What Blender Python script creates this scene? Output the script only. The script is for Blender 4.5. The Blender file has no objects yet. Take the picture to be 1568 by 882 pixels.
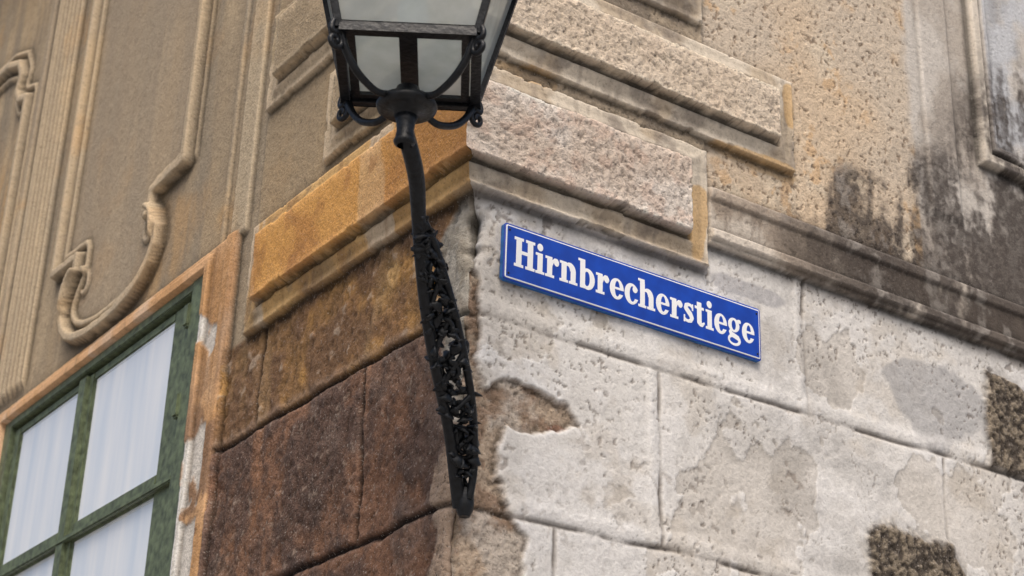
import bpy, bmesh, math, numpy as np
from mathutils import Vector, Matrix
scn=bpy.context.scene
col=scn.collection
# ------------------------------------------------------------ helpers
def link(o,parent=None):
    col.objects.link(o)
    if parent is not None: o.parent=parent
    return o
def empty(name,loc=(0,0,0)):
    e=bpy.data.objects.new(name,None); e.location=loc; e.empty_display_size=.2
    return link(e)
def mk(name,verts,faces,mat,parent=None,smooth=False):
    me=bpy.data.meshes.new(name); me.from_pydata([tuple(v) for v in verts],[],faces); me.update()
    me.materials.append(mat)
    if smooth:
        for p in me.polygons: p.use_smooth=True
    return link(bpy.data.objects.new(name,me),parent)
def ss(a,b,x):
    t=np.clip((x-a)/(b-a),0,1); return t*t*(3-2*t)
def band(x,a,b,s=.01): return ss(a-s,a+s,x)*(1-ss(b-s,b+s,x))
_T={}
def vn(x,y,seed):
    if seed not in _T: _T[seed]=np.random.RandomState(seed).rand(256,256)
    T=_T[seed]; xi=np.floor(x).astype(int); yi=np.floor(y).astype(int); fx=x-xi; fy=y-yi
    fx=fx*fx*(3-2*fx); fy=fy*fy*(3-2*fy)
    a=T[xi&255,yi&255]; b=T[(xi+1)&255,yi&255]; c=T[xi&255,(yi+1)&255]; d=T[(xi+1)&255,(yi+1)&255]
    return (a*(1-fx)+b*fx)*(1-fy)+(c*(1-fx)+d*fx)*fy
def fbm(x,y,s,o,seed,sy=None):
    sy=s if sy is None else sy
    r=0;a=1;t=0
    for i in range(o):
        c,n=math.cos(.6*i+.3),math.sin(.6*i+.3)
        X=x*s;Y=y*sy
        r=r+a*vn((X*c-Y*n)*2**i+7.3*i,(X*n+Y*c)*2**i+3.1*i,seed+i); t+=a; a*=.55
    return r/t
def streak(x,y,s,seed,st=.12):
    wx=x+.10*(fbm(x,y,3,4,seed+40)-.5); wy=y+1.2*(fbm(x,y,2.5,4,seed+50)-.5)
    return .40*vn(wx*s,wy*s*st,seed)+.3*vn(wx*s*2.1,wy*s*st*1.6,seed+1)+.2*vn(wx*s*4.7,wy*s*st*3,seed+2)+.1*vn(wx*s*9,wy*s*2,seed+3)
def mix(c1,c2,m):
    m=np.asarray(m)[...,None]; return c1*(1-m)+np.array(c2)*m
def blob(u,z,cu,cz,ru,rz,n,amp=.9):
    d=np.sqrt(((u-cu)/ru)**2+((z-cz)/rz)**2)
    return ss(-.08,.08,1-d+(n-.5)*amp)
def full(u,c): return np.ones(u.shape+(3,))*np.array(c)
# ------------------------------------------------------------ materials
def newmat(name):
    m=bpy.data.materials.new(name); m.use_nodes=True
    nt=m.node_tree; return m,nt,nt.nodes['Principled BSDF']
def simple(name,c,rough=.5,metal=0,nscale=40,namp=.25,bump=.15,coat=0):
    m,nt,p=newmat(name)
    tc=nt.nodes.new('ShaderNodeTexCoord'); n=nt.nodes.new('ShaderNodeTexNoise'); n.inputs['Scale'].default_value=nscale; n.inputs['Detail'].default_value=5
    nt.links.new(tc.outputs['Object'],n.inputs['Vector'])
    r=nt.nodes.new('ShaderNodeValToRGB')
    r.color_ramp.elements[0].position=.3; r.color_ramp.elements[1].position=.7
    r.color_ramp.elements[0].color=[x*(1-namp) for x in c]+[1]; r.color_ramp.elements[1].color=[min(1,x*(1+namp)) for x in c]+[1]
    nt.links.new(n.outputs['Fac'],r.inputs['Fac']); nt.links.new(r.outputs['Color'],p.inputs['Base Color'])
    b=nt.nodes.new('ShaderNodeBump'); b.inputs['Strength'].default_value=bump; b.inputs['Distance'].default_value=.01
    nt.links.new(n.outputs['Fac'],b.inputs['Height']); nt.links.new(b.outputs['Normal'],p.inputs['Normal'])
    p.inputs['Roughness'].default_value=rough; p.inputs['Metallic'].default_value=metal; p.inputs['Coat Weight'].default_value=coat
    return m
def wallmat(name):
    m,nt,p=newmat(name); N=nt.nodes.new; Lk=nt.links.new
    a=N('ShaderNodeAttribute'); a.attribute_name='Col'
    g=N('ShaderNodeAttribute'); g.attribute_name='Rgh'
    tc=N('ShaderNodeTexCoord')
    n1=N('ShaderNodeTexNoise'); n1.inputs['Scale'].default_value=45; n1.inputs['Detail'].default_value=8; n1.inputs['Roughness'].default_value=.72
    n2=N('ShaderNodeTexNoise'); n2.inputs['Scale'].default_value=110; n2.inputs['Detail'].default_value=3
    n3=N('ShaderNodeTexNoise'); n3.inputs['Scale'].default_value=90; n3.inputs['Detail'].default_value=4; n3.inputs['Distortion'].default_value=.4
    for n in (n1,n2,n3): Lk(tc.outputs['Object'],n.inputs['Vector'])
    mr=N('ShaderNodeMapRange'); mr.inputs['From Min'].default_value=.3; mr.inputs['From Max'].default_value=.7; mr.inputs['To Min'].default_value=.84; mr.inputs['To Max'].default_value=1.15
    Lk(n1.outputs['Fac'],mr.inputs['Value'])
    mul=N('ShaderNodeVectorMath'); mul.operation='SCALE'; Lk(a.outputs['Color'],mul.inputs[0]); Lk(mr.outputs['Result'],mul.inputs['Scale'])
    r2=N('ShaderNodeMapRange'); r2.inputs['From Min'].default_value=.60; r2.inputs['From Max'].default_value=.70; Lk(n2.outputs['Fac'],r2.inputs['Value'])
    m2=N('ShaderNodeMath'); m2.operation='MULTIPLY'; Lk(r2.outputs['Result'],m2.inputs[0]); Lk(g.outputs['Fac'],m2.inputs[1])
    m2b=N('ShaderNodeMath'); m2b.operation='MULTIPLY'; m2b.inputs[1].default_value=.42; Lk(m2.outputs[0],m2b.inputs[0])
    x2=N('ShaderNodeMix'); x2.data_type='RGBA'; x2.inputs['B'].default_value=(.60,.55,.50,1); Lk(m2b.outputs[0],x2.inputs['Factor']); Lk(mul.outputs[0],x2.inputs['A'])
    r3=N('ShaderNodeMapRange'); r3.inputs['From Min'].default_value=.40; r3.inputs['From Max'].default_value=.31; Lk(n3.outputs['Fac'],r3.inputs['Value'])
    m3=N('ShaderNodeMath'); m3.operation='MULTIPLY'; Lk(r3.outputs['Result'],m3.inputs[0]); Lk(g.outputs['Fac'],m3.inputs[1])
    dk=N('ShaderNodeVectorMath'); dk.operation='SCALE'; dk.inputs['Scale'].default_value=.42; Lk(mul.outputs[0],dk.inputs[0])
    x3=N('ShaderNodeMix'); x3.data_type='RGBA'; Lk(m3.outputs[0],x3.inputs['Factor']); Lk(x2.outputs['Result'],x3.inputs['A']); Lk(dk.outputs[0],x3.inputs['B'])
    Lk(x3.outputs['Result'],p.inputs['Base Color'])
    ad=N('ShaderNodeMath'); ad.operation='ADD'; Lk(n1.outputs['Fac'],ad.inputs[0]); Lk(n3.outputs['Fac'],ad.inputs[1])
    st=N('ShaderNodeMath'); st.operation='MULTIPLY_ADD'; st.inputs[1].default_value=.62; st.inputs[2].default_value=.22; Lk(g.outputs['Fac'],st.inputs[0])
    b=N('ShaderNodeBump'); b.inputs['Distance'].default_value=.008; Lk(ad.outputs[0],b.inputs['Height']); Lk(st.outputs[0],b.inputs['Strength'])
    Lk(b.outputs['Normal'],p.inputs['Normal']); p.inputs['Roughness'].default_value=.92; p.inputs['Specular IOR Level'].default_value=.25
    return m
M_wall=wallmat('weathered_masonry')
M_iron=simple('black_wrought_iron',(.009,.011,.014),.38,.3,60,.5,.3)
M_green=simple('green_window_paint',(.105,.135,.075),.5,0,25,.5,.35)
M_roof=simple('roof_tile',(.2,.09,.06),.8,0,12,.4,.5)
M_inner=simple('interior_plaster',(.25,.22,.2),.9)
# ------------------------------------------------------------ building
bld=empty('stone_building')
BL=[(0,4.48,5.01),(1,5.06,5.51),(0,5.59,6.12),(1,6.18,6.63),(0,6.71,7.24),(1,7.30,7.75),(0,7.83,8.36),(1,8.42,8.87)]
def blocks(u,z,wS,wL,side,n,cn):
    """quoin blocks: raised frame moulding + rough inner field. wS/wL widths for kind 0/1"""
    h=np.zeros_like(u); face=np.zeros_like(u); mould=np.zeros_like(u)
    for k,zb,zt in BL:
        w=wL if k else wS
        s=np.minimum(np.minimum(z-zb,zt-z),(w-u)*(.11/side))+(n-.5)*.009-.009*ss(.64,.72,cn)
        hh=np.where(s<=0,0, .034*ss(0,.010,s)+.014*ss(.035,.085,s)-.014*ss(.084,.094,s)+.054*ss(.098,.110,s))
        h=np.maximum(h,hh); face=np.maximum(face,ss(.100,.110,s)); mould=np.maximum(mould,ss(-.002,.004,s)*(1-ss(.100,.110,s)))
    return h,face,mould
def hline(a,z0,w,n): return np.exp(-((a-z0+(n-.5)*.035)/w)**2)
def cornerchip(z):
    zz=z; n=fbm(zz,zz*0+.5,6,5,900); n2=fbm(zz,zz*0+2.5,2,3,950)
    low=1-ss(4.40,4.50,zz)
    return low*(.012+.06*ss(.45,.75,n)+.03*ss(.5,.7,n2))+(1-low)*.022*ss(.45,.75,n)
def cracks(u,z,s,seed,w=.006):
    return (1-ss(0,w,np.abs(fbm(u,z,s,6,seed)-.5)))*ss(.52,.6,fbm(u,z,1.7,3,seed+9))
def right(u,z):
    nl=fbm(u,z,1.1,4,10); nm=fbm(u,z,4,5,20); nf=fbm(u,z,16,4,30); nff=fbm(u,z,45,3,40); ns=fbm(u,z,3.2,4,50,.9)
    nw=fbm(u,z,2.5,3,60); cn=fbm(u,z,9,4,65)
    h,face,mould=blocks(u,z,1.09,1.575,.135,nf,cn)
    up=ss(4.47,4.50,z)
    p50=ss(.67,.73,fbm(u,z,52,3,33))
    c=full(u,[.61,.485,.35])
    c=mix(c,[.56,.48,.385],ss(.35,.65,nl)); c=mix(c,[.65,.57,.45],ss(.5,.7,nm)*.6)
    c=mix(c,[.58,.36,.17],ss(.58,.68,nf)*ss(.40,.60,nm)*.55)
    c=mix(c,[.30,.21,.14],p50*.6)
    rgh=np.ones_like(u)*.65
    hb=(nff-.5)*.006+(nf-.5)*.005-.004*p50
    pil=up*(1-ss(1.08,1.10,u)); h=np.maximum(h,.010*pil)
    c=mix(c,[.47,.39,.29],pil)
    sb=ss(2.29,2.36,u+.05*(nf-.5)+.05*(nm-.5))*up
    c=mix(c,mix(full(u,[.54,.51,.47]),[.43,.39,.345],ss(.4,.62,nm)),sb); hb=hb*(1-.6*sb); rgh*=1-.4*sb
    c=mix(c,[.54,.38,.22],band(u,2.30,2.345,.01)*up*ss(.4,.6,nm))
    h=h+.012*band(u,2.42,2.62,.012)*up*ss(5.15,5.2,z)
    fr=np.minimum(u-2.80,z-5.56+.25*ss(3.0,3.5,u))
    frn=np.abs(fr)
    h=h+.045*(1-ss(.02,.04,frn))*up+.022*(1-ss(.012,.024,np.abs(fr-.085)))*up
    inn=ss(.06,.1,fr)*up; c=mix(c,[.52,.54,.57],inn*ss(.3,.5,nm)); c=mix(c,[.26,.26,.27],inn*ss(.54,.66,ns)*.6)
    c=mix(c,[.58,.53,.45],(1-ss(.03,.045,frn))*up*.7)
    fc=mix(full(u,[.56,.475,.40]),[.65,.59,.53],ss(.4,.65,nm)); fc=mix(fc,[.52,.37,.29],ss(.52,.68,nf)*.45)
    upB=ss(5.0,5.1,z); fc=mix(fc,[.63,.53,.41],upB*.8)
    c=c*(1-face[...,None])+fc*face[...,None]; rgh=np.maximum(rgh,face*.85); hb=hb+face*(nff-.5)*.006
    mc=mix(full(u,[.57,.51,.42]),[.46,.385,.29],ss(.45,.6,nm))
    endp=np.maximum(blob(u,z,1.03,4.70,.06,.16,nm,1.6),np.maximum(blob(u,z,1.3,5.06,.26,.03,nm,1.6),np.maximum(blob(u,z,.22,5.035,.16,.03,nm,1.6),blob(u,z,1.55,5.4,.05,.10,nm,1.6))))
    mc=mix(mc,[.56,.38,.19],endp*.65)
    mc=mix(mc,[.17,.145,.125],ss(.56,.70,fbm(u,z,7,5,75))*.6)
    mc=mix(mc,[.22,.185,.155],ss(.54,.70,streak(u,z,16,77))*.4)
    c=c*(1-mould[...,None])+mc*mould[...,None]; hb=hb*(1-.7*mould); rgh=rgh*(1-.5*mould)
    c=mix(c,[.55,.36,.16],endp*(1-face)*up*.45)
    c=mix(c,[.16,.13,.11],up*face*ss(.68,.73,fbm(u,z,60,2,85))*.5)
    c=mix(c,[.20,.17,.14],(pil*(1-face)*(1-mould))*ss(.45,.6,nm)*.6)
    led=band(z,4.475,4.50,.006)*(1-ss(1.09,1.10,u)); h+=led*.008
    strg=ss(1.09,1.10,u)*band(z+(nf-.5)*.008,4.60,4.855,.006)*up
    h+=strg*.026+ss(1.09,1.10,u)*(.020*band(z+(nf-.5)*.008,4.62,4.665,.006)+.012*band(z,4.80,4.85,.008))
    sc=mix(full(u,[.53,.48,.415]),[.34,.285,.23],ss(.42,.6,nm)); sc=mix(sc,[.20,.165,.135],ss(.52,.68,streak(u,z,14,93))*.5)
    c=mix(c,[0,0,0],strg)+sc*strg[...,None]; rgh*=1-.5*strg; hb*=1-.4*strg
    # lower plaster
    lo=np.maximum(1-up, ss(1.09,1.10,u)*(1-ss(4.595,4.605,z)))
    pc=mix(full(u,[.655,.645,.625]),[.56,.545,.52],ss(.42,.66,nl)); pc=mix(pc,[.71,.705,.695],ss(.48,.66,nm)*.7)
    pc=mix(pc,[.50,.455,.39],ss(.56,.72,fbm(u,z,6,5,110))*.4)
    pc=mix(pc,[.42,.41,.395],ss(.50,.72,fbm(u,z,3,5,120))*ss(.2,1.8,u)*.65)
    pc=mix(pc,[.36,.36,.365],blob(u,z,2.36,4.27,.32,.18,nm,1.3)*.75)
    pc=mix(pc,[.40,.395,.385],blob(u,z,1.9,3.85,.25,.06,nm,1.6)*.4)
    pc=mix(pc,[.34,.34,.36],blob(u,z,1.35,4.47,.20,.05,nm,1.4)*.65)
    pit=ss(.69,.73,fbm(u,z,58,3,130))*ss(.46,.62,fbm(u,z,2.6,3,133))*.75+.85*ss(.725,.755,fbm(u,z,30,2,137))*ss(.4,.6,nl)
    pit=np.clip(pit,0,1)
    pc=mix(pc,[.26,.21,.17],pit*.62)
    hl=(nm-.5)*.015+(nf-.5)*.004+(nff-.5)*.0025 - .005*pit
    J=np.maximum(hline(z,4.02,.009,nw),hline(z,3.33,.009,nw)); J=np.maximum(J,hline(z,2.65,.011,nw))
    r1=band(z,3.34,4.01,.01); r0=band(z,4.03,4.62,.01); r2=1-ss(3.31,3.33,z)
    for uu,rr in ((.862,r1),(2.37,r1),(1.61,r0),(3.1,r0),(.40,r2),(1.3,r2),(2.1,r2)): J=np.maximum(J,hline(u,uu,.008,nw)*rr)
    J=J*(.25+.75*ss(.40,.60,fbm(u,z,5,3,140)))
    edge=np.maximum(hline(z,4.065,.03,nw),hline(z,3.375,.03,nw))
    for uu,rr in ((.82,r1),(1.57,r0)): edge=np.maximum(edge,hline(u,uu,.022,nw)*rr)
    pc=mix(pc,[.73,.725,.71],edge*.4); hl=hl+.005*edge
    pc=mix(pc,[.29,.24,.20],J*.6); hl=hl-.010*J
    ck=cracks(u,z,2.0,500,.0035); pc=mix(pc,[.27,.23,.19],ck*.5); hl-=.002*ck
    fk=ss(.575,.585,fbm(u,z,2.8,6,520)); pc=mix(pc,pc*np.array([.88,.85,.81]),fk*.8); hl-=.003*fk
    bn=fbm(u,z,7,5,540)
    br=np.maximum.reduce([blob(u,z,.27,3.72,.22,.085,bn,.9),blob(u,z,.06,3.55,.13,.24,bn,1.1),blob(u,z,.07,3.25,.18,.32,bn,1.1),blob(u,z,.06,3.0,.2,.3,bn,1.0),blob(u,z,.0,3.98,.07,.3,bn,1.3)])
    bc=mix(full(u,[.46,.365,.275]),[.29,.205,.145],ss(.45,.6,nf)); bc=mix(bc,[.56,.51,.45],ss(.46,.62,bn)*.7)
    bc=mix(bc,[.36,.20,.14],blob(u,z,.42,3.665,.045,.03,nf,1.2)*.7)
    pc=pc*(1-br[...,None])+bc*br[...,None]; hl=hl-.018*br+(nff-.5)*.010*br+(bn-.5)*.02*br
    ds=np.maximum(band(u+(nm-.5)*.14,2.66,3.6,.012)*band(z+(nm-.5)*.14,4.03,4.47,.012), blob(u,z,2.17,3.40,.30,.27,nm,.9))
    dc=mix(full(u,[.085,.07,.056]),[.21,.175,.13],ss(.48,.58,nff*.6+nf*.4))
    pc=pc*(1-ds[...,None])+dc*ds[...,None]; hl=hl+ds*(.012+(nff-.5)*.022)
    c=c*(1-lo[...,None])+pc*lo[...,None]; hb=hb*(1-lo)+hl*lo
    rgh=rgh*(1-lo)+lo*(.17+.6*br+.8*ds)
    # black gypsum crust running down onto the string course
    st=np.maximum.reduce([1.2-np.sqrt(((u-2.18)/.66)**2+((z-4.86)/.40)**2),1.2-np.sqrt(((u-2.80)/.78)**2+((z-4.95)/.62)**2),1.0-np.sqrt(((u-3.3)/1.0)**2+((z-5.2)/1.3)**2)])
    st=st*ss(4.56,4.66,z+.04*nm)
    big=fbm(u,z,3.0,6,560); sk=streak(u,z,11,1565,.16)
    f_=st*.95+(big-.5)*1.7+(sk-.5)*1.3+(nf-.5)*.8+(nff-.5)*.5
    dm=(ss(.05,.50,f_)*.50+ss(.30,.75,f_)*.50)*ss(0,.35,st)
    c=mix(c,[.058,.048,.043],dm*(.84+.10*ss(.4,.6,nff)))
    c=mix(c,[.075,.062,.053],strg*ss(1.35,1.9,u+(nm-.5)*.8)*ss(.30,.50,nm)*.88)
    c=mix(c,[.36,.335,.305],ss(.56,.70,.5*nf+.5*sk)*dm*.45)
    c=mix(c,[.22,.18,.15],(1-up)*ss(4.42,4.49,z)*(1-ss(1.05,1.12,u))*ss(.35,.6,nm)*.5)  # shade and grime painted below the lowest quoin ledge
    c=mix(c,[.17,.14,.115],ss(4.52,4.60,z)*lo*ss(1.1,1.3,u)*ss(.35,.6,nm)*.6)  # likewise painted shade and grime under the string course
    return h+hb,c,rgh
CX=3.47
OUT=[(2.60,9.2),(2.60,5.73),(2.97,5.71),(2.97,5.62),(2.90,5.54),(2.85,5.45),(2.85,5.36),(2.90,5.28),(2.98,5.22),(3.10,5.175),(3.27,5.145),(3.47,5.135)]
OUT=OUT+[(2*CX-a,b) for a,b in OUT[::-1][1:]]
def dpoly(u,z,P):
    d=np.full(u.shape,9.)
    for (a,b),(c,e) in zip(P[:-1],P[1:]):
        vx,vz=c-a,e-b; L2=vx*vx+vz*vz
        t=np.clip(((u-a)*vx+(z-b)*vz)/L2,0,1); d=np.minimum(d,np.hypot(u-a-t*vx,z-b-t*vz))
    return d
def inpoly(u,z,P):
    r=np.zeros(u.shape,bool); n=len(P)
    for i in range(n):
        a,b=P[i]; c,e=P[(i+1)%n]
        if b==e: continue
        cond=((b>z)!=(e>z))&(u<(c-a)*(z-b)/(e-b)+a); r^=cond
    return r
W0,W1,WT,WB=2.20,4.88,4.980,2.95
def left(v,z):
    nl=fbm(v,z,1.0,4,210); nm=fbm(v,z,4,5,220); nf=fbm(v,z,16,4,230); nff=fbm(v,z,45,3,240); nw=fbm(v,z,2.5,3,260)
    ns=fbm(v,z,5,4,270,1.2); cn=fbm(v,z,9,4,265); sk=streak(v,z,9,1275)
    h,face,mould=blocks(v,z,1.74,1.13,.16,nf,cn)
    up=ss(4.47,4.50,z)
    c=full(v,[.46,.345,.21]); c=mix(c,[.37,.295,.20],ss(.4,.62,nl)); c=mix(c,[.52,.41,.27],ss(.5,.68,ns)*.6)
    c=mix(c,[.50,.31,.14],ss(.56,.70,fbm(v,z,2.2,5,280))*.5)
    c=mix(c,[.25,.20,.14],ss(.60,.75,nf)*.45)
    c=mix(c,[.28,.245,.19],ss(.46,.66,fbm(v,z,6,4,288,.6))*.5)
    c=mix(c,[.24,.195,.145],ss(.53,.72,sk)*.45)
    rgh=np.ones_like(v)*.5; hb=(nff-.5)*.004+(nf-.5)*.004
    pil=up*(1-ss(1.74,1.755,v)); h=np.maximum(h,.008*pil); c=mix(c,[.37,.285,.18],pil*.7)
    fc=mix(full(v,[.35,.275,.18]),[.45,.35,.23],ss(.4,.65,nm)) 
    oc=mix(full(v,[.62,.33,.10]),[.50,.25,.08],ss(.45,.62,nm)); oc=mix(oc,[.68,.49,.28],ss(.60,.72,ns)*.5); oc=mix(oc,[.32,.15,.055],ss(.54,.70,fbm(v,z,9,4,276))*.5)
    oc=mix(oc,[.30,.14,.05],(1-ss(.15,.75,v+(nm-.5)*.5))*.6)
    oz=1-ss(5.02,5.05,z); fc=fc*(1-oz[...,None])+oc*oz[...,None]
    c=c*(1-face[...,None])+fc*face[...,None]; rgh=np.maximum(rgh,face*(.75-.3*oz))
    mc=mix(full(v,[.56,.45,.31]),[.41,.32,.20],ss(.45,.6,nm)); mo=mix(full(v,[.62,.40,.17]),[.50,.31,.13],ss(.42,.6,nm)); mo=mix(mo,[.60,.54,.44],ss(.57,.66,ns)*.6); mo=mix(mo,[.24,.13,.06],ss(.52,.70,sk)*.5); mc=mc*(1-oz[...,None])+mo*oz[...,None]
    mc=mix(mc,[.17,.13,.09],ss(.58,.70,fbm(v,z,7,4,278))*.5)
    c=c*(1-mould[...,None])+mc*mould[...,None]; hb*=1-.5*mould
    t1=band(v,1.84,2.00,.008)*ss(5.03,5.06,z); h+=.020*t1; c=mix(c,[.55,.45,.31],t1*.55)
    t2=band(v,2.09,2.13,.008)*ss(5.03,5.06,z); h+=.014*t2
    d=dpoly(v,z,OUT); ins=inpoly(v,z,OUT+[(2*CX-2.6,9.3),(2.6,9.3)]); sd=np.where(ins,d,-d)
    m1=1-ss(.022,.036,np.abs(sd)); m2=1-ss(.014,.026,np.abs(sd-.085)); m3=1-ss(.012,.02,np.abs(sd+.055))
    m3=m3*ss(5.70,5.75,z)
    h+=.060*m1+.032*m2+.014*m3-.010*ss(.03,.05,sd)
    for s in (-1,1):
        cu=CX+s*.44
        rr=np.hypot(v-cu,z-5.50); an=np.arctan2(z-5.5,(v-cu)*s)
        sp=np.abs(rr-(.17-.055*np.mod(an+.6,2*np.pi)/2)); spm=(1-ss(.012,.026,sp))*(rr<.2)*(z<5.62)
        h+=.026*spm; m2=np.maximum(m2,spm)
    mm=np.maximum(m1,m2); c=mix(c,[.50,.40,.27],mm*.4); hb*=1-.5*mm
    c=mix(c,[.40,.325,.235],ss(.12,.14,sd)*.6)
    rs=band(v,4.66,5.12,.01)*ss(5.12,5.2,z); ridge=.5+.5*np.cos((v-4.66)/.0767*2*np.pi); hb*=1-.7*rs
    h+=rs*(.015+.022*ridge); c=mix(c,[.50,.40,.27],rs*(.15+.3*ridge))
    P2=[(5.46,5.3),(5.46,7.45),(5.62,7.5),(5.70,7.6),(5.66,7.72),(5.75,7.85),(6.0,7.95),(6.4,8.0),(7.2,8.0)]
    d2=dpoly(v,z,P2); k1=1-ss(.025,.04,d2); k2=1-ss(.012,.024,np.abs(d2-.09)); h+=.06*k1+.024*k2; c=mix(c,[.50,.40,.27],np.maximum(k1,k2)*.4)
    h+=.03*band(v,5.22,5.30,.01)*up
    sw=np.maximum(np.maximum(W0-v,v-W1),np.maximum(z-WT,WB-z))
    sur=np.where((v<2.9)&(z<WT), (1-ss(.305,.315,sw)), np.where(z>=WT,(1-ss(.085,.095,z-WT)),(1-ss(.3,.31,sw))))*(sw>0)*(v>1.90)*(v<5.25)
    h=np.maximum(h,sur*(.026+.018*(1-ss(.05,.06,sw))+.012*band(sw,.20,.28,.008)))
    suc=mix(full(v,[.58,.35,.18]),[.48,.27,.12],ss(.42,.6,nm)); suc=mix(suc,[.60,.46,.34],ss(.5,.68,ns)*.6); suc=mix(suc,[.26,.15,.08],ss(.55,.72,sk)*.5)
    peel=ss(-.04,.04,(4.28-z)*.6+(nm-.5)*1.6-.06)*(sw<.18)*(v<2.4); suc=mix(suc,[.70,.68,.63],peel*.9)
    suc=mix(suc,[.20,.12,.075],(1-ss(4.1,4.6,z))*ss(.46,.54,fbm(v,z,6,4,290))*(1-peel)*.8)
    c=c*(1-sur[...,None])+suc*sur[...,None]; h=h-sur*peel*.006
    # lower masonry
    lo=(1-up)*(v<1.92)
    oc=mix(full(v,[.46,.26,.09]),[.25,.14,.065],ss(.42,.58,nm)); oc=mix(oc,[.58,.38,.17],ss(.56,.68,ns)*.7)
    oc=mix(oc,[.15,.09,.055],ss(.46,.62,fbm(v,z,3,4,300))*.65); oc=mix(oc,[.55,.46,.36],ss(.70,.76,nf)*.4)
    dc=mix(full(v,[.225,.122,.076]),[.120,.074,.056],ss(.42,.58,nm)); dc=mix(dc,[.32,.165,.09],ss(.52,.66,ns)*.6); dc=mix(dc,[.22,.165,.135],ss(.56,.68,fbm(v,z,3,4,310))*.35)
    dc=mix(dc,[.065,.042,.033],ss(.56,.66,nf)*.6); dc=mix(dc,[.42,.33,.26],ss(.73,.78,fbm(v,z,34,3,315))*.45)
    row=ss(4.005,4.035,z+(nw-.5)*.02); lc=dc*(1-row[...,None])+oc*row[...,None]
    J=np.maximum.reduce([hline(z,4.02,.012,nw),hline(z,3.33,.012,nw),hline(z,2.65,.012,nw),hline(v,1.58,.014,nw)*band(z,4.03,4.6,.01),hline(v,.67,.014,nw)*band(z,3.34,4.01,.01),hline(v,1.25,.014,nw)*(1-ss(3.3,3.33,z))])
    lc=mix(lc,[.035,.024,.02],J*.85)
    bn=fbm(v,z,7,5,545)
    gr=np.maximum(blob(v,z,.0,4.22,.19,.34,bn,1.2),blob(v,z,0,3.9,.12,.28,bn,1.3)); lc=mix(lc,mix(full(v,[.54,.52,.46]),[.36,.34,.29],ss(.45,.6,nf)),gr*.9)
    gr2=blob(v,z,0,3.1,.14,.5,bn,1.4); lc=mix(lc,[.42,.32,.24],gr2*.8)
    lc=mix(lc,[.38,.30,.24],hline(z,4.055,.015,nw)*.25)
    hl=(nm-.5)*.030+(nf-.5)*.018+(nff-.5)*.012-.024*J+.006*(1-row)-.010*gr
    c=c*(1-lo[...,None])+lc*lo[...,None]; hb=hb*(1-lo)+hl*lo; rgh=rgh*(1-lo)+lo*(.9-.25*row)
    c=mix(c,[.11,.07,.045],(1-up)*ss(4.40,4.49,z)*(v<1.85)*.6)  # dark strip under the lowest block: ledge shade and grime in the colour
    ck=cracks(v,z,1.6,600,.004)*up; c=mix(c,[.18,.135,.09],ck*.5)
    h=h+hb
    op=(v>W0)&(v<W1)&(z>WB)&(z<WT); h=np.where(op,-.30,h); c=mix(c,[.3,.25,.2],op*1.0)
    return h,c,rgh
def axis(segs):
    out=[]
    for a,b,s in segs:
        n=max(1,int(round((b-a)/s))); out+=list(np.linspace(a,b,n,endpoint=False))
    out.append(segs[-1][1]); return np.array(out)
us=axis([(0,3.3,.0062),(3.3,9,.12)]); vs=axis([(0,2.5,.0085),(2.5,5.3,.011),(5.3,7.2,.015),(7.2,12,.15)])
zr=axis([(0,2.8,.1),(2.8,6.9,.0062),(6.9,9.6,.03)]); zl=axis([(0,2.8,.1),(2.8,6.4,.0085),(6.4,9.2,.012),(9.2,9.6,.1)])
def corner(fr,fl,z):
    o=np.zeros_like(z)
    hr=fr(o,z)[0]; hl=fl(o,z)[0]; ch=cornerchip(z); return hr-ch,hl-ch
def blur(H,r):
    def b1(A):
        P=np.pad(A,((r+1,r),(0,0)),mode='edge'); C=np.cumsum(P,0); return (C[2*r+1:]-C[:-2*r-1])/(2*r+1)
    return b1(b1(b1(H).T).T)
def build(name,a,z,fn,isright):
    A,Z=np.meshgrid(a,z); H,C,G=fn(A,Z)
    cr,cl=corner(right,left,z)
    own,oth=(cr,cl) if isright else (cl,cr)
    ch=cornerchip(z)[:,None]
    H=H-ch*np.exp(-(A/.035)**1.3)
    # shade and grime painted into hollows, highlight and wear onto raised edges
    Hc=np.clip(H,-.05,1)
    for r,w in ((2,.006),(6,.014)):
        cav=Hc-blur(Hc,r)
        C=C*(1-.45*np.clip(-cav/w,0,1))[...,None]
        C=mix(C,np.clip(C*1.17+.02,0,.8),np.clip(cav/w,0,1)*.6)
    S=-oth[:,None]*np.exp(-(A/.03))
    along=A+S
    if isright: X,Y=along,-H
    else: X,Y=-H,along
    co=np.stack([X,Y,Z],-1).reshape(-1,3); nz,na=A.shape
    idx=np.arange(nz*na).reshape(nz,na)
    q=np.stack([idx[:-1,:-1],idx[:-1,1:],idx[1:,1:],idx[1:,:-1]],-1).reshape(-1,4)
    if not isright: q=q[:,::-1]
    me=bpy.data.meshes.new(name); me.vertices.add(len(co)); me.vertices.foreach_set('co',co.astype(np.float32).ravel())
    me.loops.add(q.size); me.loops.foreach_set('vertex_index',q.astype(np.int32).ravel())
    me.polygons.add(len(q)); me.polygons.foreach_set('loop_start',np.arange(0,q.size,4,dtype=np.int32))
    me.polygons.foreach_set('use_smooth',np.ones(len(q),bool))
    me.update(calc_edges=True)
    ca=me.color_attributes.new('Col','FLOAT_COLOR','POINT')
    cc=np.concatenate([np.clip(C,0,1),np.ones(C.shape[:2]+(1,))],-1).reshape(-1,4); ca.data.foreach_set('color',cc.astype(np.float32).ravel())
    ga=me.attributes.new('Rgh','FLOAT','POINT'); ga.data.foreach_set('value',np.clip(G,0,1).astype(np.float32).ravel())
    me.materials.append(M_wall); link(bpy.data.objects.new(name,me),bld)
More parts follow.
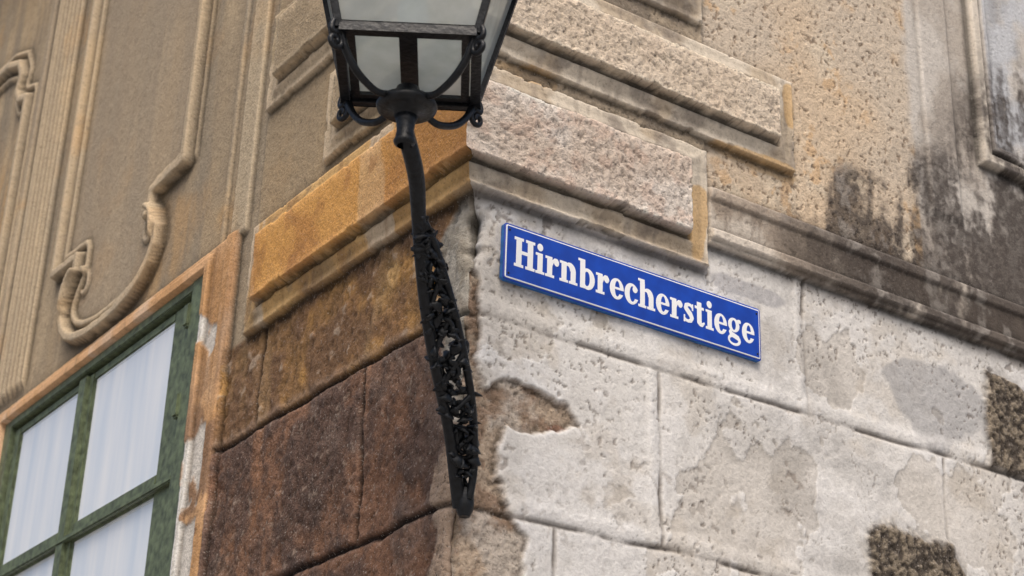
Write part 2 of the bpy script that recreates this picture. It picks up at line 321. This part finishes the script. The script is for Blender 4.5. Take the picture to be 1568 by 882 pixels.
build('street_wall',us,zr,right,True)
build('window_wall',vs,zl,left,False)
def box(name,a,b,mat,parent,bev=0):
    bm=bmesh.new(); bmesh.ops.create_cube(bm,size=1)
    for v in bm.verts: v.co=Vector([(a[i]+b[i])/2+v.co[i]*(b[i]-a[i]) for i in range(3)])
    if bev: bmesh.ops.bevel(bm,geom=bm.edges[:],offset=bev,segments=2,affect='EDGES')
    me=bpy.data.meshes.new(name); bm.to_mesh(me); bm.free(); me.materials.append(mat); return link(bpy.data.objects.new(name,me),parent)
box('back_wall_east',(9,.02,0),(9.2,12,9.6),M_inner,bld); box('back_wall_north',(.02,12,0),(9.2,12.2,9.6),M_inner,bld)
box('eaves',(-.45,-.45,9.6),(9.6,12.6,9.85),M_inner,bld,.03)
mk('roof',[(-.5,-.5,9.86),(9.7,-.5,9.86),(9.7,12.7,9.86),(-.5,12.7,9.86),(4.6,4.5,13),(4.6,8,13)],[(0,1,4),(1,2,5,4),(2,3,5),(3,0,4,5),(0,3,2,1)],M_roof,bld)
# ------------------------------------------------------------ window
def wbox(bm,v0,v1,z0,z1,d0,d1,bev=.006):
    r=bmesh.ops.create_cube(bm,size=1); vv=r['verts']
    for v in vv: v.co=Vector((-(d0+d1)/2+v.co.x*(d1-d0),(v0+v1)/2+v.co.y*(v1-v0),(z0+z1)/2+v.co.z*(z1-z0)))
    es=list({e for v in vv for e in v.link_edges}); bmesh.ops.bevel(bm,geom=es,offset=bev,segments=2,affect='EDGES')
bm=bmesh.new()
wbox(bm,W0+.002,W0+.16,WB,WT-.002,-.14,.020); wbox(bm,W1-.12,W1-.002,WB,WT-.002,-.14,.012); wbox(bm,W0+.16,W1-.12,WT-.055,WT-.003,-.14,.016)
def sash(a,b,s=.10,s2=.10):
    wbox(bm,a,a+s,3.0,4.912,-.12,-.012); wbox(bm,b-s2,b,3.0,4.912,-.12,-.012)
    wbox(bm,a+s,b-s2,4.865,4.912,-.12,-.014)
    wbox(bm,a+s,a+s+.018,3.08,4.865,-.12,-.020,.003); wbox(bm,b-s2-.018,b-s2,3.08,4.865,-.12,-.020,.003)
    for zz in (4.04,): wbox(bm,a+s,b-s2,zz-.05,zz+.055,-.10,-.010)
    wbox(bm,a+s,b-s2,3.0,3.08,-.12,-.014)
sash(W0+.195,3.69,.205,.10); sash(3.70,4.75,.10,.09)
wbox(bm,3.645,3.745,3.0,4.905,-.04,.010)
wbox(bm,W0+.165,W1-.12,4.0,4.03,-.03,.016)
for zz in (3.3,4.3,4.75): wbox(bm,W0+.15,W0+.21,zz,zz+.12,-.01,.032,.01)
me=bpy.data.meshes.new('window_frame'); bm.to_mesh(me); bm.free(); me.materials.append(M_green); link(bpy.data.objects.new('window_frame',me),bld)
bm=bmesh.new()
for z0,z1 in ((4.09,4.868),(3.078,3.992)):
    for a,b in ((2.59,3.592),(3.798,4.662)):
        wbox(bm,a+.018,b-.018,z0,z1,-.036,-.0245,.0008)
        wbox(bm,a+.008,a+.024,z0,z1,-.04,-.0215,.002); wbox(bm,a+.024,b-.024,z1-.014,z1,-.04,-.0215,.002); wbox(bm,a+.024,b-.024,z0,z0+.014,-.04,-.0215,.002)
m,nt,p=newmat('frosted_window_glass')
tc=nt.nodes.new('ShaderNodeTexCoord'); mp=nt.nodes.new('ShaderNodeMapping'); mp.inputs['Scale'].default_value=(1,6,.7); nz=nt.nodes.new('ShaderNodeTexNoise'); nz.inputs['Scale'].default_value=1.3; nz.inputs['Detail'].default_value=4
nt.links.new(tc.outputs['Object'],mp.inputs[0]); nt.links.new(mp.outputs[0],nz.inputs['Vector'])
rb=nt.nodes.new('ShaderNodeValToRGB'); rb.color_ramp.elements[0].position=.3; rb.color_ramp.elements[1].position=.7; rb.color_ramp.elements[0].color=(.70,.79,.90,1); rb.color_ramp.elements[1].color=(.92,.95,.98,1)
nt.links.new(nz.outputs['Fac'],rb.inputs['Fac']); nt.links.new(rb.outputs['Color'],p.inputs['Base Color']); p.inputs['Roughness'].default_value=.12; p.inputs['Specular IOR Level'].default_value=1.0; p.inputs['IOR'].default_value=1.7
me=bpy.data.meshes.new('window_panes'); bm.to_mesh(me); bm.free(); me.materials.append(m); link(bpy.data.objects.new('window_panes',me),bld)
# ------------------------------------------------------------ street sign
sign=empty('street_name_sign',(.741,-.02,4.2785))
SL,SH=1.22,.222
def G(ch,x,y):
    bx=lambda x0,x1,y0,y1:np.minimum(np.minimum(x-x0,x1-x),np.minimum(y-y0,y1-y))
    el=lambda cx,cy,rx,ry:(1-np.sqrt(((x-cx)/rx)**2+((y-cy)/ry)**2))*min(rx,ry)
    U=lambda *a:np.maximum.reduce(a); I=np.minimum
    def pl(P):
        d=np.full(x.shape,-9.)
        for (a,b,r0),(c,e,r1) in zip(P[:-1],P[1:]):
            vx,vy=c-a,e-b; t=np.clip(((x-a)*vx+(y-b)*vy)/(vx*vx+vy*vy),0,1)
            d=np.maximum(d,(r0+(r1-r0)*t)-np.hypot(x-a-t*vx,y-b-t*vy))
        return d
    st=(.09,.34)
    if ch=='H': return .98,U(bx(.09,.35,0,1),bx(.63,.89,0,1),bx(.3,.7,.45,.57),bx(0,.44,0,.1),bx(.54,.98,0,.1),bx(0,.44,.9,1),bx(.54,.98,.9,1))
    if ch=='i': return .43,U(bx(*st,0,.7),bx(0,.43,0,.09),bx(0,.3,.61,.7),el(.21,.9,.14,.13))
    if ch=='r': return .66,U(bx(*st,0,.7),bx(0,.44,0,.09),bx(0,.3,.61,.7),el(.54,.55,.125,.12),pl([(.3,.42,.05),(.37,.56,.05),(.46,.635,.055),(.56,.64,.05)]))
    if ch in 'nh':
        top=1 if ch=='h' else .7
        arch=I(I(U(I(el(.50,.42,.29,.295),-el(.38,.40,.13,.18))),y-.42),x-.3)
        return .88,U(bx(*st,0,top),bx(.54,.79,0,.44),bx(0,.42,0,.09),bx(.46,.88,0,.09),bx(0,.3,top-.09,top),arch)
    if ch=='b': return .84,U(bx(*st,0,1),bx(0,.3,.91,1),I(I(el(.46,.35,.36,.365),-el(.43,.35,.14,.25)),x-.2))
    if ch=='e': return .72,U(I(I(el(.36,.35,.355,.365),-el(.39,.36,.125,.27)),-bx(.38,.9,.19,.335)),I(bx(.15,.66,.33,.41),el(.36,.35,.355,.365)))
    if ch=='c': return .68,U(I(I(el(.37,.35,.365,.365),-el(.41,.35,.145,.27)),-bx(.42,.9,.2,.52)),el(.54,.53,.125,.12),)
    if ch=='s': return .60,U(pl([(.50,.56,.04),(.40,.645,.055),(.28,.65,.06),(.16,.59,.085),(.15,.50,.10),(.27,.405,.105),(.39,.32,.11),(.47,.21,.10),(.42,.10,.075),(.28,.055,.055),(.14,.07,.05),(.07,.15,.035)]),bx(.47,.55,.46,.7),bx(.03,.11,0,.25))
    if ch=='t': return .56,U(bx(.12,.37,.14,.86),bx(0,.5,.6,.7),pl([(.235,.16,.115),(.30,.09,.085),(.40,.07,.065),(.50,.15,.04)]))
    if ch=='g':
        return .76,U(I(el(.34,.46,.32,.255),-el(.34,.46,.115,.175)),pl([(.5,.6,.04),(.6,.66,.05),(.68,.64,.07)]),
            pl([(.2,.26,.06),(.13,.18,.07),(.2,.11,.09),(.40,.07,.09),(.56,.03,.09)]),I(el(.36,-.07,.36,.205),-el(.34,-.085,.23,.10)))
word='Hirnbrecherstiege'; gap=.035
xs=np.linspace(-SL/2,SL/2,int(SL/.0016)); ys=np.linspace(-SH/2,SH/2,int(SH/.0016)); XX,YY=np.meshgrid(xs,ys)
adv=sum(G(c,np.zeros((1,1)),np.zeros((1,1)))[0]+gap for c in word)-gap
ch=.116; sx=(SL*.935)/adv; x0=-SL/2+SL*.036; y0=-.050
T=np.full(XX.shape,-1.); cur=x0
for cc_ in word:
    a=(G(cc_,np.zeros((1,1)),np.zeros((1,1)))[0]+gap)*sx
    sl=(XX>cur-.01)&(XX<cur+a+.01); w,s=G(cc_,(XX-cur)/sx,(YY-y0)/ch)
    T=np.where(sl,np.maximum(T,s*.1),T); cur+=a
rr=.014; qx=np.abs(XX)-SL/2+rr; qy=np.abs(YY)-SH/2+rr
sdb=np.hypot(np.maximum(qx,0),np.maximum(qy,0))+np.minimum(np.maximum(qx,qy),0)-rr
f=np.where((sdb>0)&(qx>0)&(qy>0),rr/np.maximum(np.hypot(qx,qy),1e-6),1)
PX=np.where(f<1,np.sign(XX)*(SL/2-rr+qx*f),XX); PY=np.where(f<1,np.sign(YY)*(SH/2-rr+qy*f),YY)
e=-np.minimum(sdb,0); line=.0024-np.abs(e-.0095); T=np.maximum(T,line)
D=.004*(1-ss(0,.012,0.012-np.minimum(e,.012)))+.0035*np.cos(XX/SL*np.pi)*np.cos(YY/SH*np.pi)+.0006*ss(-.0008,.0008,T)
V=np.stack([PX,-D,PY],-1).reshape(-1,3); ny,nx=XX.shape; idx=np.arange(nx*ny).reshape(ny,nx)
q=np.stack([idx[:-1,:-1],idx[:-1,1:],idx[1:,1:],idx[1:,:-1]],-1).reshape(-1,4)
m,nt,p=newmat('enamel'); at=nt.nodes.new('ShaderNodeAttribute'); at.attribute_name='sd'
mr=nt.nodes.new('ShaderNodeMapRange'); mr.inputs['From Min'].default_value=-.0004; mr.inputs['From Max'].default_value=.0004
nt.links.new(at.outputs['Fac'],mr.inputs['Value'])
tc=nt.nodes.new('ShaderNodeTexCoord'); nz=nt.nodes.new('ShaderNodeTexNoise'); nz.inputs['Scale'].default_value=14; nz.inputs['Detail'].default_value=6; nt.links.new(tc.outputs['Object'],nz.inputs['Vector'])
rb=nt.nodes.new('ShaderNodeValToRGB'); rb.color_ramp.elements[0].position=.35; rb.color_ramp.elements[1].position=.65; rb.color_ramp.elements[0].color=(.002,.042,.35,1); rb.color_ramp.elements[1].color=(.003,.058,.45,1)
nt.links.new(nz.outputs['Fac'],rb.inputs['Fac'])
mx=nt.nodes.new('ShaderNodeMix'); mx.data_type='RGBA'; mx.inputs['B'].default_value=(.86,.88,.90,1)
nt.links.new(mr.outputs['Result'],mx.inputs['Factor']); nt.links.new(rb.outputs['Color'],mx.inputs['A']); nt.links.new(mx.outputs['Result'],p.inputs['Base Color']); p.inputs['Roughness'].default_value=.28
M_en=m
me=bpy.data.meshes.new('sign_face'); me.from_pydata(V.tolist(),[],q.tolist()); me.update(); me.polygons.foreach_set('use_smooth',np.ones(len(q),bool))
ga=me.attributes.new('sd','FLOAT','POINT'); ga.data.foreach_set('value',T.astype(np.float32).ravel()); me.materials.append(M_en); link(bpy.data.objects.new('sign_face',me),sign)
bp=[]
for cx_,cy_,a0 in ((1,1,0),(-1,1,90),(-1,-1,180),(1,-1,270)):
    for k in range(7):
        a=math.radians(a0+k*15); bp.append((cx_*(SL/2-rr)+rr*math.cos(a),cy_*(SH/2-rr)+rr*math.sin(a)))
n=len(bp); V=[(x,.0005,y) for x,y in bp]+[(x,.018,y) for x,y in bp]
mk('sign_rim',V,[tuple(range(n,2*n))]+[(i,(i+1)%n,n+(i+1)%n,n+i) for i in range(n)],simple('enamel_edge',(.01,.14,.48),.35),sign)
for sx_ in (-1,1):
  for sz_ in (-1,1):
    bm=bmesh.new(); bmesh.ops.create_uvsphere(bm,u_segments=12,v_segments=8,radius=.0042)
    for v in bm.verts: v.co=Vector((v.co.x+sx_*(SL/2-.022),v.co.y*.6-.005,v.co.z+sz_*(SH/2-.026)))
    me=bpy.data.meshes.new('screw'); bm.to_mesh(me); bm.free(); me.materials.append(M_iron); link(bpy.data.objects.new('screw',me),sign)
# ------------------------------------------------------------ lamp
lamp=empty('wall_street_lamp')
O=Vector((-.7071,-.7071,0)); Lt=Vector((.7071,-.7071,0)); Zv=Vector((0,0,1))
def LP(r,s,z): return O*r+Lt*s+Zv*z
def tube(name,pts,rad,mat=None,smooth=True,res=4):
    cu=bpy.data.curves.new(name,'CURVE'); cu.dimensions='3D'; cu.bevel_depth=1; cu.bevel_resolution=res; cu.resolution_u=8; cu.use_fill_caps=True
    sp=cu.splines.new('NURBS' if smooth else 'POLY'); sp.points.add(len(pts)-1)
    for i,pt in enumerate(pts):
        sp.points[i].co=(*pt,1); sp.points[i].radius=rad[i] if isinstance(rad,(list,tuple)) else rad
    if smooth: sp.use_endpoint_u=True; sp.order_u=4
    cu.materials.append(mat or M_iron); return link(bpy.data.objects.new(name,cu),lamp)
A0=.92
low=[(0,.01,3.31),(.04,.0,3.38),(.13,0,3.49),(.24,-.008,3.58),(.34,-.016,3.66),(.44,-.024,3.76),(.53,-.026,3.86),(.61,-.022,3.96)]
pole=low+[(.70,-.012,4.05),(.79,.002,4.11),(.88,.0,4.15),(.925,-.012,4.20),(A0,-.014,4.24),(A0,-.008,4.29)]
tube('arm',[LP(*q) for q in pole],[.026,.022,.019,.018,.018,.018,.019,.021,.024,.026,.027,.026,.024,.022])
rail=[(.67,-.005,4.03),(.60,.012,4.00),(.50,.036,3.91),(.40,.056,3.81),(.29,.070,3.70),(.18,.076,3.60),(.09,.068,3.50),(.03,.060,3.41),(.02,.042,3.33)]
tube('rail',[LP(*q) for q in rail],.0135)
tube('foot',[LP(.0,.025,3.275),LP(.0,.025,3.31),LP(.01,.025,3.37)],[.018,.040,.026])
import random; random.seed(4)
def on(P,t):
    t=max(0,min(.9999,t))*(len(P)-1); i=int(t); f_=t-i; return Vector([P[i][k]*(1-f_)+P[i+1][k]*f_ for k in range(3)])
rl=rail[::-1][1:]
vine=[]
for i in range(110):
    t=i/109; a=on(low[1:],t); b=on(rl,t); w=.5+.5*math.sin(t*44); p_=a*(1-w)+b*w; vine.append(LP(p_[0]+.015*math.cos(t*44),p_[1],p_[2]))
tube('vine_scroll',vine,.0095)
bm=bmesh.new()
def leaf(c0,sz,M):
    r=bmesh.ops.create_icosphere(bm,subdivisions=2,radius=1)
    for v in r['verts']:
        q_=v.co.copy(); lob=1+.25*math.sin(9*math.atan2(q_.z,q_.x)); q_.x*=sz*1.35*lob; q_.y*=sz*.32; q_.z*=sz*.8*lob*(1.15-abs(v.co.x)**2*.6); q_.y+=.45*sz*v.co.x**2; v.co=c0+M@q_
for i in range(230):
    t=(i+.5)/230; a=on(low[1:],t); b=on(rl,t); w=random.uniform(-.02,1.10); p_=a*(1-w)+b*w; c0=LP(p_[0]+random.uniform(-.03,.035),p_[1],p_[2])
    M=Matrix.Rotation(random.uniform(0,6.28),3,Vector((random.random()-.5,random.random()-.5,random.random()-.5)).normalized())
    leaf(c0,random.uniform(.010,.023),M)
me=bpy.data.meshes.new('leaf_ornament'); bm.to_mesh(me); bm.free(); me.materials.append(M_iron); [setattr(p_,'use_smooth',True) for p_ in me.polygons]; link(bpy.data.objects.new('leaf_ornament',me),lamp)
def spiral(name,c,r0,turns,rad,ax1,ax2,ph=0,n=26):
    pts=[]
    for i in range(n):
        t=i/(n-1); a=ph+t*turns*2*math.pi; r=r0*(1-.8*t); pts.append(c+ax1*(r*math.cos(a))+ax2*(r*math.sin(a)))
    tube(name,pts,rad)
for t in (.12,.28,.44,.6,.76):
    a=on(low[1:],t); b=on(rl,t); p_=a*.5+b*.5; spiral('scroll',LP(*p_),.036,1.5,.0080,Lt,(Zv+O*.9).normalized(),t*19)
def revolve(name,prof,c,mat,seg=40):
    V=[];F=[]
    for i in range(seg):
        a=2*math.pi*i/seg
        for r,z in prof: V.append((c[0]+r*math.cos(a),c[1]+r*math.sin(a),c[2]+z))
    k=len(prof)
    for i in range(seg):
        for j in range(k-1): F.append((i*k+j,((i+1)%seg)*k+j,((i+1)%seg)*k+j+1,i*k+j+1))
    return mk(name,V,F,mat,lamp,True)
an=math.radians(57.0); O2=Vector((-math.cos(an),-math.sin(an),0)); L2=Vector((math.sin(an),-math.cos(an),0)); C0=O*A0-L2*.010
def LQ(r,s,z): return C0+O2*r+L2*s+Zv*z
cb=LQ(0,0,4.275)
revolve('socket_plate',[(0,-.012),(.030,-.03),(.036,-.03),(.038,-.012),(.075,-.010),(.090,-.004),(.094,.008),(.088,.020),(.05,.024),(.042,.04),(.036,.07),(0,.075)],cb,M_iron)
revolve('pole_collar',[(.022,-.13),(.030,-.125),(.034,-.115),(.030,-.105),(.026,-.08),(.029,-.05),(.036,-.03),(.0,-.02)],cb,M_iron)
def bar(bm,p,q,w,t=None,bev=.002):
    p=Vector(p);q=Vector(q);d=q-p;L_=d.length;d.normalize(); ref=Zv if abs(d.z)<.9 else O2; a=d.cross(ref).normalized(); b=a.cross(d); t=t or w
    r=bmesh.ops.create_cube(bm,size=1)
    for v in r['verts']:
        x,y,z=v.co; v.co=(p+q)/2+d*(x*L_)+a*(y*w)+b*(z*t)
    bmesh.ops.bevel(bm,geom=list({e for v in r['verts'] for e in v.link_edges}),offset=bev,segments=1,affect='EDGES')
zb=4.422; hs=.205; H1=.52; k=.23; ht=hs+k*H1
B=[(hs,-hs),(hs,hs),(-hs,hs),(-hs,-hs)]; Tt=[(ht,-ht),(ht,ht),(-ht,ht),(-ht,-ht)]
bm=bmesh.new()
for i in range(4):
    j=(i+1)%4
    bar(bm,LQ(*B[i],zb),LQ(*B[j],zb),.028,.034); bar(bm,LQ(*Tt[i],zb+H1),LQ(*Tt[j],zb+H1),.03,.035)
    bar(bm,LQ(*B[i],zb),LQ(*Tt[i],zb+H1),.024)
bar(bm,LQ(hs,0,zb-.004),LQ(-hs,0,zb-.004),.050,.014)
for s in (-1,1): bar(bm,LQ(hs,s*hs*.84,zb-.002),LQ(-hs,s*hs*.84,zb-.002),.022,.014)
bar(bm,LQ(-hs*.84,-hs,zb-.0025),LQ(-hs*.84,hs,zb-.0025),.020,.012)
me=bpy.data.meshes.new('lantern_frame'); bm.to_mesh(me); bm.free(); me.materials.append(M_iron); link(bpy.data.objects.new('lantern_frame',me),lamp)
m,nt,p=newmat('frosted_glass'); p.inputs['Roughness'].default_value=.22
tc=nt.nodes.new('ShaderNodeTexCoord'); nz=nt.nodes.new('ShaderNodeTexNoise'); nz.inputs['Scale'].default_value=9; nz.inputs['Detail'].default_value=5; nt.links.new(tc.outputs['Object'],nz.inputs['Vector'])
rb=nt.nodes.new('ShaderNodeValToRGB'); rb.color_ramp.elements[0].position=.3; rb.color_ramp.elements[1].position=.65; rb.color_ramp.elements[0].color=(.62,.68,.67,1); rb.color_ramp.elements[1].color=(.84,.90,.90,1)
nt.links.new(nz.outputs['Fac'],rb.inputs['Fac']); nt.links.new(rb.outputs['Color'],p.inputs['Base Color'])
tl=nt.nodes.new('ShaderNodeBsdfTranslucent'); nt.links.new(rb.outputs['Color'],tl.inputs['Color']); tpz=nt.nodes.new('ShaderNodeBsdfTransparent'); tpz.inputs['Color'].default_value=(.9,.95,.95,1)
m1=nt.nodes.new('ShaderNodeMixShader'); m1.inputs[0].default_value=.55; m2=nt.nodes.new('ShaderNodeMixShader'); m2.inputs[0].default_value=.40
nt.links.new(p.outputs[0],m1.inputs[1]); nt.links.new(tl.outputs[0],m1.inputs[2]); nt.links.new(m1.outputs[0],m2.inputs[1]); nt.links.new(tpz.outputs[0],m2.inputs[2]); nt.links.new(m2.outputs[0],nt.nodes['Material Output'].inputs[0]); M_fr=m
V=[LQ(*b,zb+.006) for b in B]+[LQ(*t_,zb+H1) for t_ in Tt]
mk('lantern_glass',V,[(0,1,2,3)]+[(i,(i+1)%4,4+(i+1)%4,4+i) for i in range(4)],M_fr,lamp)
sg=((1,-1),(1,1),(-1,1),(-1,-1))
Tr=[(s*(ht+.04),t_*(ht+.04)) for s,t_ in sg]; Tc=[(s*.09,t_*.09) for s,t_ in sg]
V=[LQ(*t_,zb+H1+.02) for t_ in Tr]+[LQ(*t_,zb+H1+.24) for t_ in Tc]+[LQ(0,0,zb+H1+.32)]
mk('lantern_roof',V,[(i,(i+1)%4,4+(i+1)%4,4+i) for i in range(4)]+[(4+i,4+(i+1)%4,8) for i in range(4)],M_iron,lamp)
revolve('finial',[(0,.0),(.05,.02),(.03,.05),(.045,.08),(.02,.12),(.0,.17)],LQ(0,0,zb+H1+.30),M_iron)
revolve('bulb',[(0,0),(.018,.0),(.02,.06),(.04,.12),(.05,.17),(.04,.22),(0,.25)],LQ(0,0,zb+.02),M_fr)
for sr,st_ in sg:
    D_=(O2*sr+L2*st_).normalized(); c0=C0; R0=hs*1.414
    P_=[(R0+.020,.015),(R0+.032,-.008),(R0+.02,-.03),(R0+.0,-.018),(R0-.012,.0),(R0-.022,-.05),(R0-.075,-.115),(R0-.14,-.142),(.11,-.15),(.065,-.125)]
    tube('strap',[c0+D_*a+Zv*(zb+b) for a,b in P_],[.007,.009,.010,.011,.012,.012,.012,.012,.011,.011])
    spiral('strap_curl',c0+D_*(R0+.010)+Zv*(zb-.050),.031,1.4,.0085,D_,Zv,1.5,18)
# ------------------------------------------------------------ ground
M_g=simple('cobblestone',(.24,.23,.22),.85,0,5,.35,.6)
mk('ground',[(-300,-300,0),(300,-300,0),(300,300,0),(-300,300,0)],[(0,1,2,3)],M_g)
# ------------------------------------------------------------ light
w=bpy.data.worlds.new('World'); scn.world=w; w.use_nodes=True; nt=w.node_tree
sky=nt.nodes.new('ShaderNodeTexSky'); sky.sky_type='NISHITA'; sky.sun_disc=False
sd=Vector((-.56,-.83,0)).normalized(); el=math.radians(54)
sky.sun_elevation=el; sky.sun_rotation=math.atan2(sd.x,sd.y); sky.dust_density=7; sky.air_density=1.0
bg=nt.nodes['Background']; bg.inputs['Strength'].default_value=.15; nt.links.new(sky.outputs[0],bg.inputs[0])
s=bpy.data.lights.new('sun','SUN'); s.energy=1.25; s.angle=math.radians(30); s.color=(1,.93,.83)
so=link(bpy.data.objects.new('sun',s)); dv=Vector((sd.x*math.cos(el),sd.y*math.cos(el),math.sin(el))); so.rotation_euler=dv.to_track_quat('Z','Y').to_euler(); so.location=(-5,-8,12)
scn.view_settings.view_transform='Standard'; scn.view_settings.look='None'; scn.view_settings.exposure=0
# ------------------------------------------------------------ camera
yaw,pit,rol=map(math.radians,(55.82,24.72,1.936))
fw=Vector((math.cos(yaw)*math.cos(pit),math.sin(yaw)*math.cos(pit),math.sin(pit))); r0=Vector((math.sin(yaw),-math.cos(yaw),0)); u0=r0.cross(fw)
r_=r0*math.cos(rol)+u0*math.sin(rol); u_=-r0*math.sin(rol)+u0*math.cos(rol)
cam=bpy.data.cameras.new('camera'); cam.sensor_width=36; cam.lens=2646.5/1568*36; cam.clip_end=1000
co=link(bpy.data.objects.new('camera',cam)); M=Matrix((r_,u_,-fw)).transposed().to_4x4(); M.translation=Vector((-2.9281,-4.5874,1.6)); co.matrix_world=M
cam.dof.use_dof=True; cam.dof.focus_distance=6.3; cam.dof.aperture_fstop=3.5
scn.camera=co
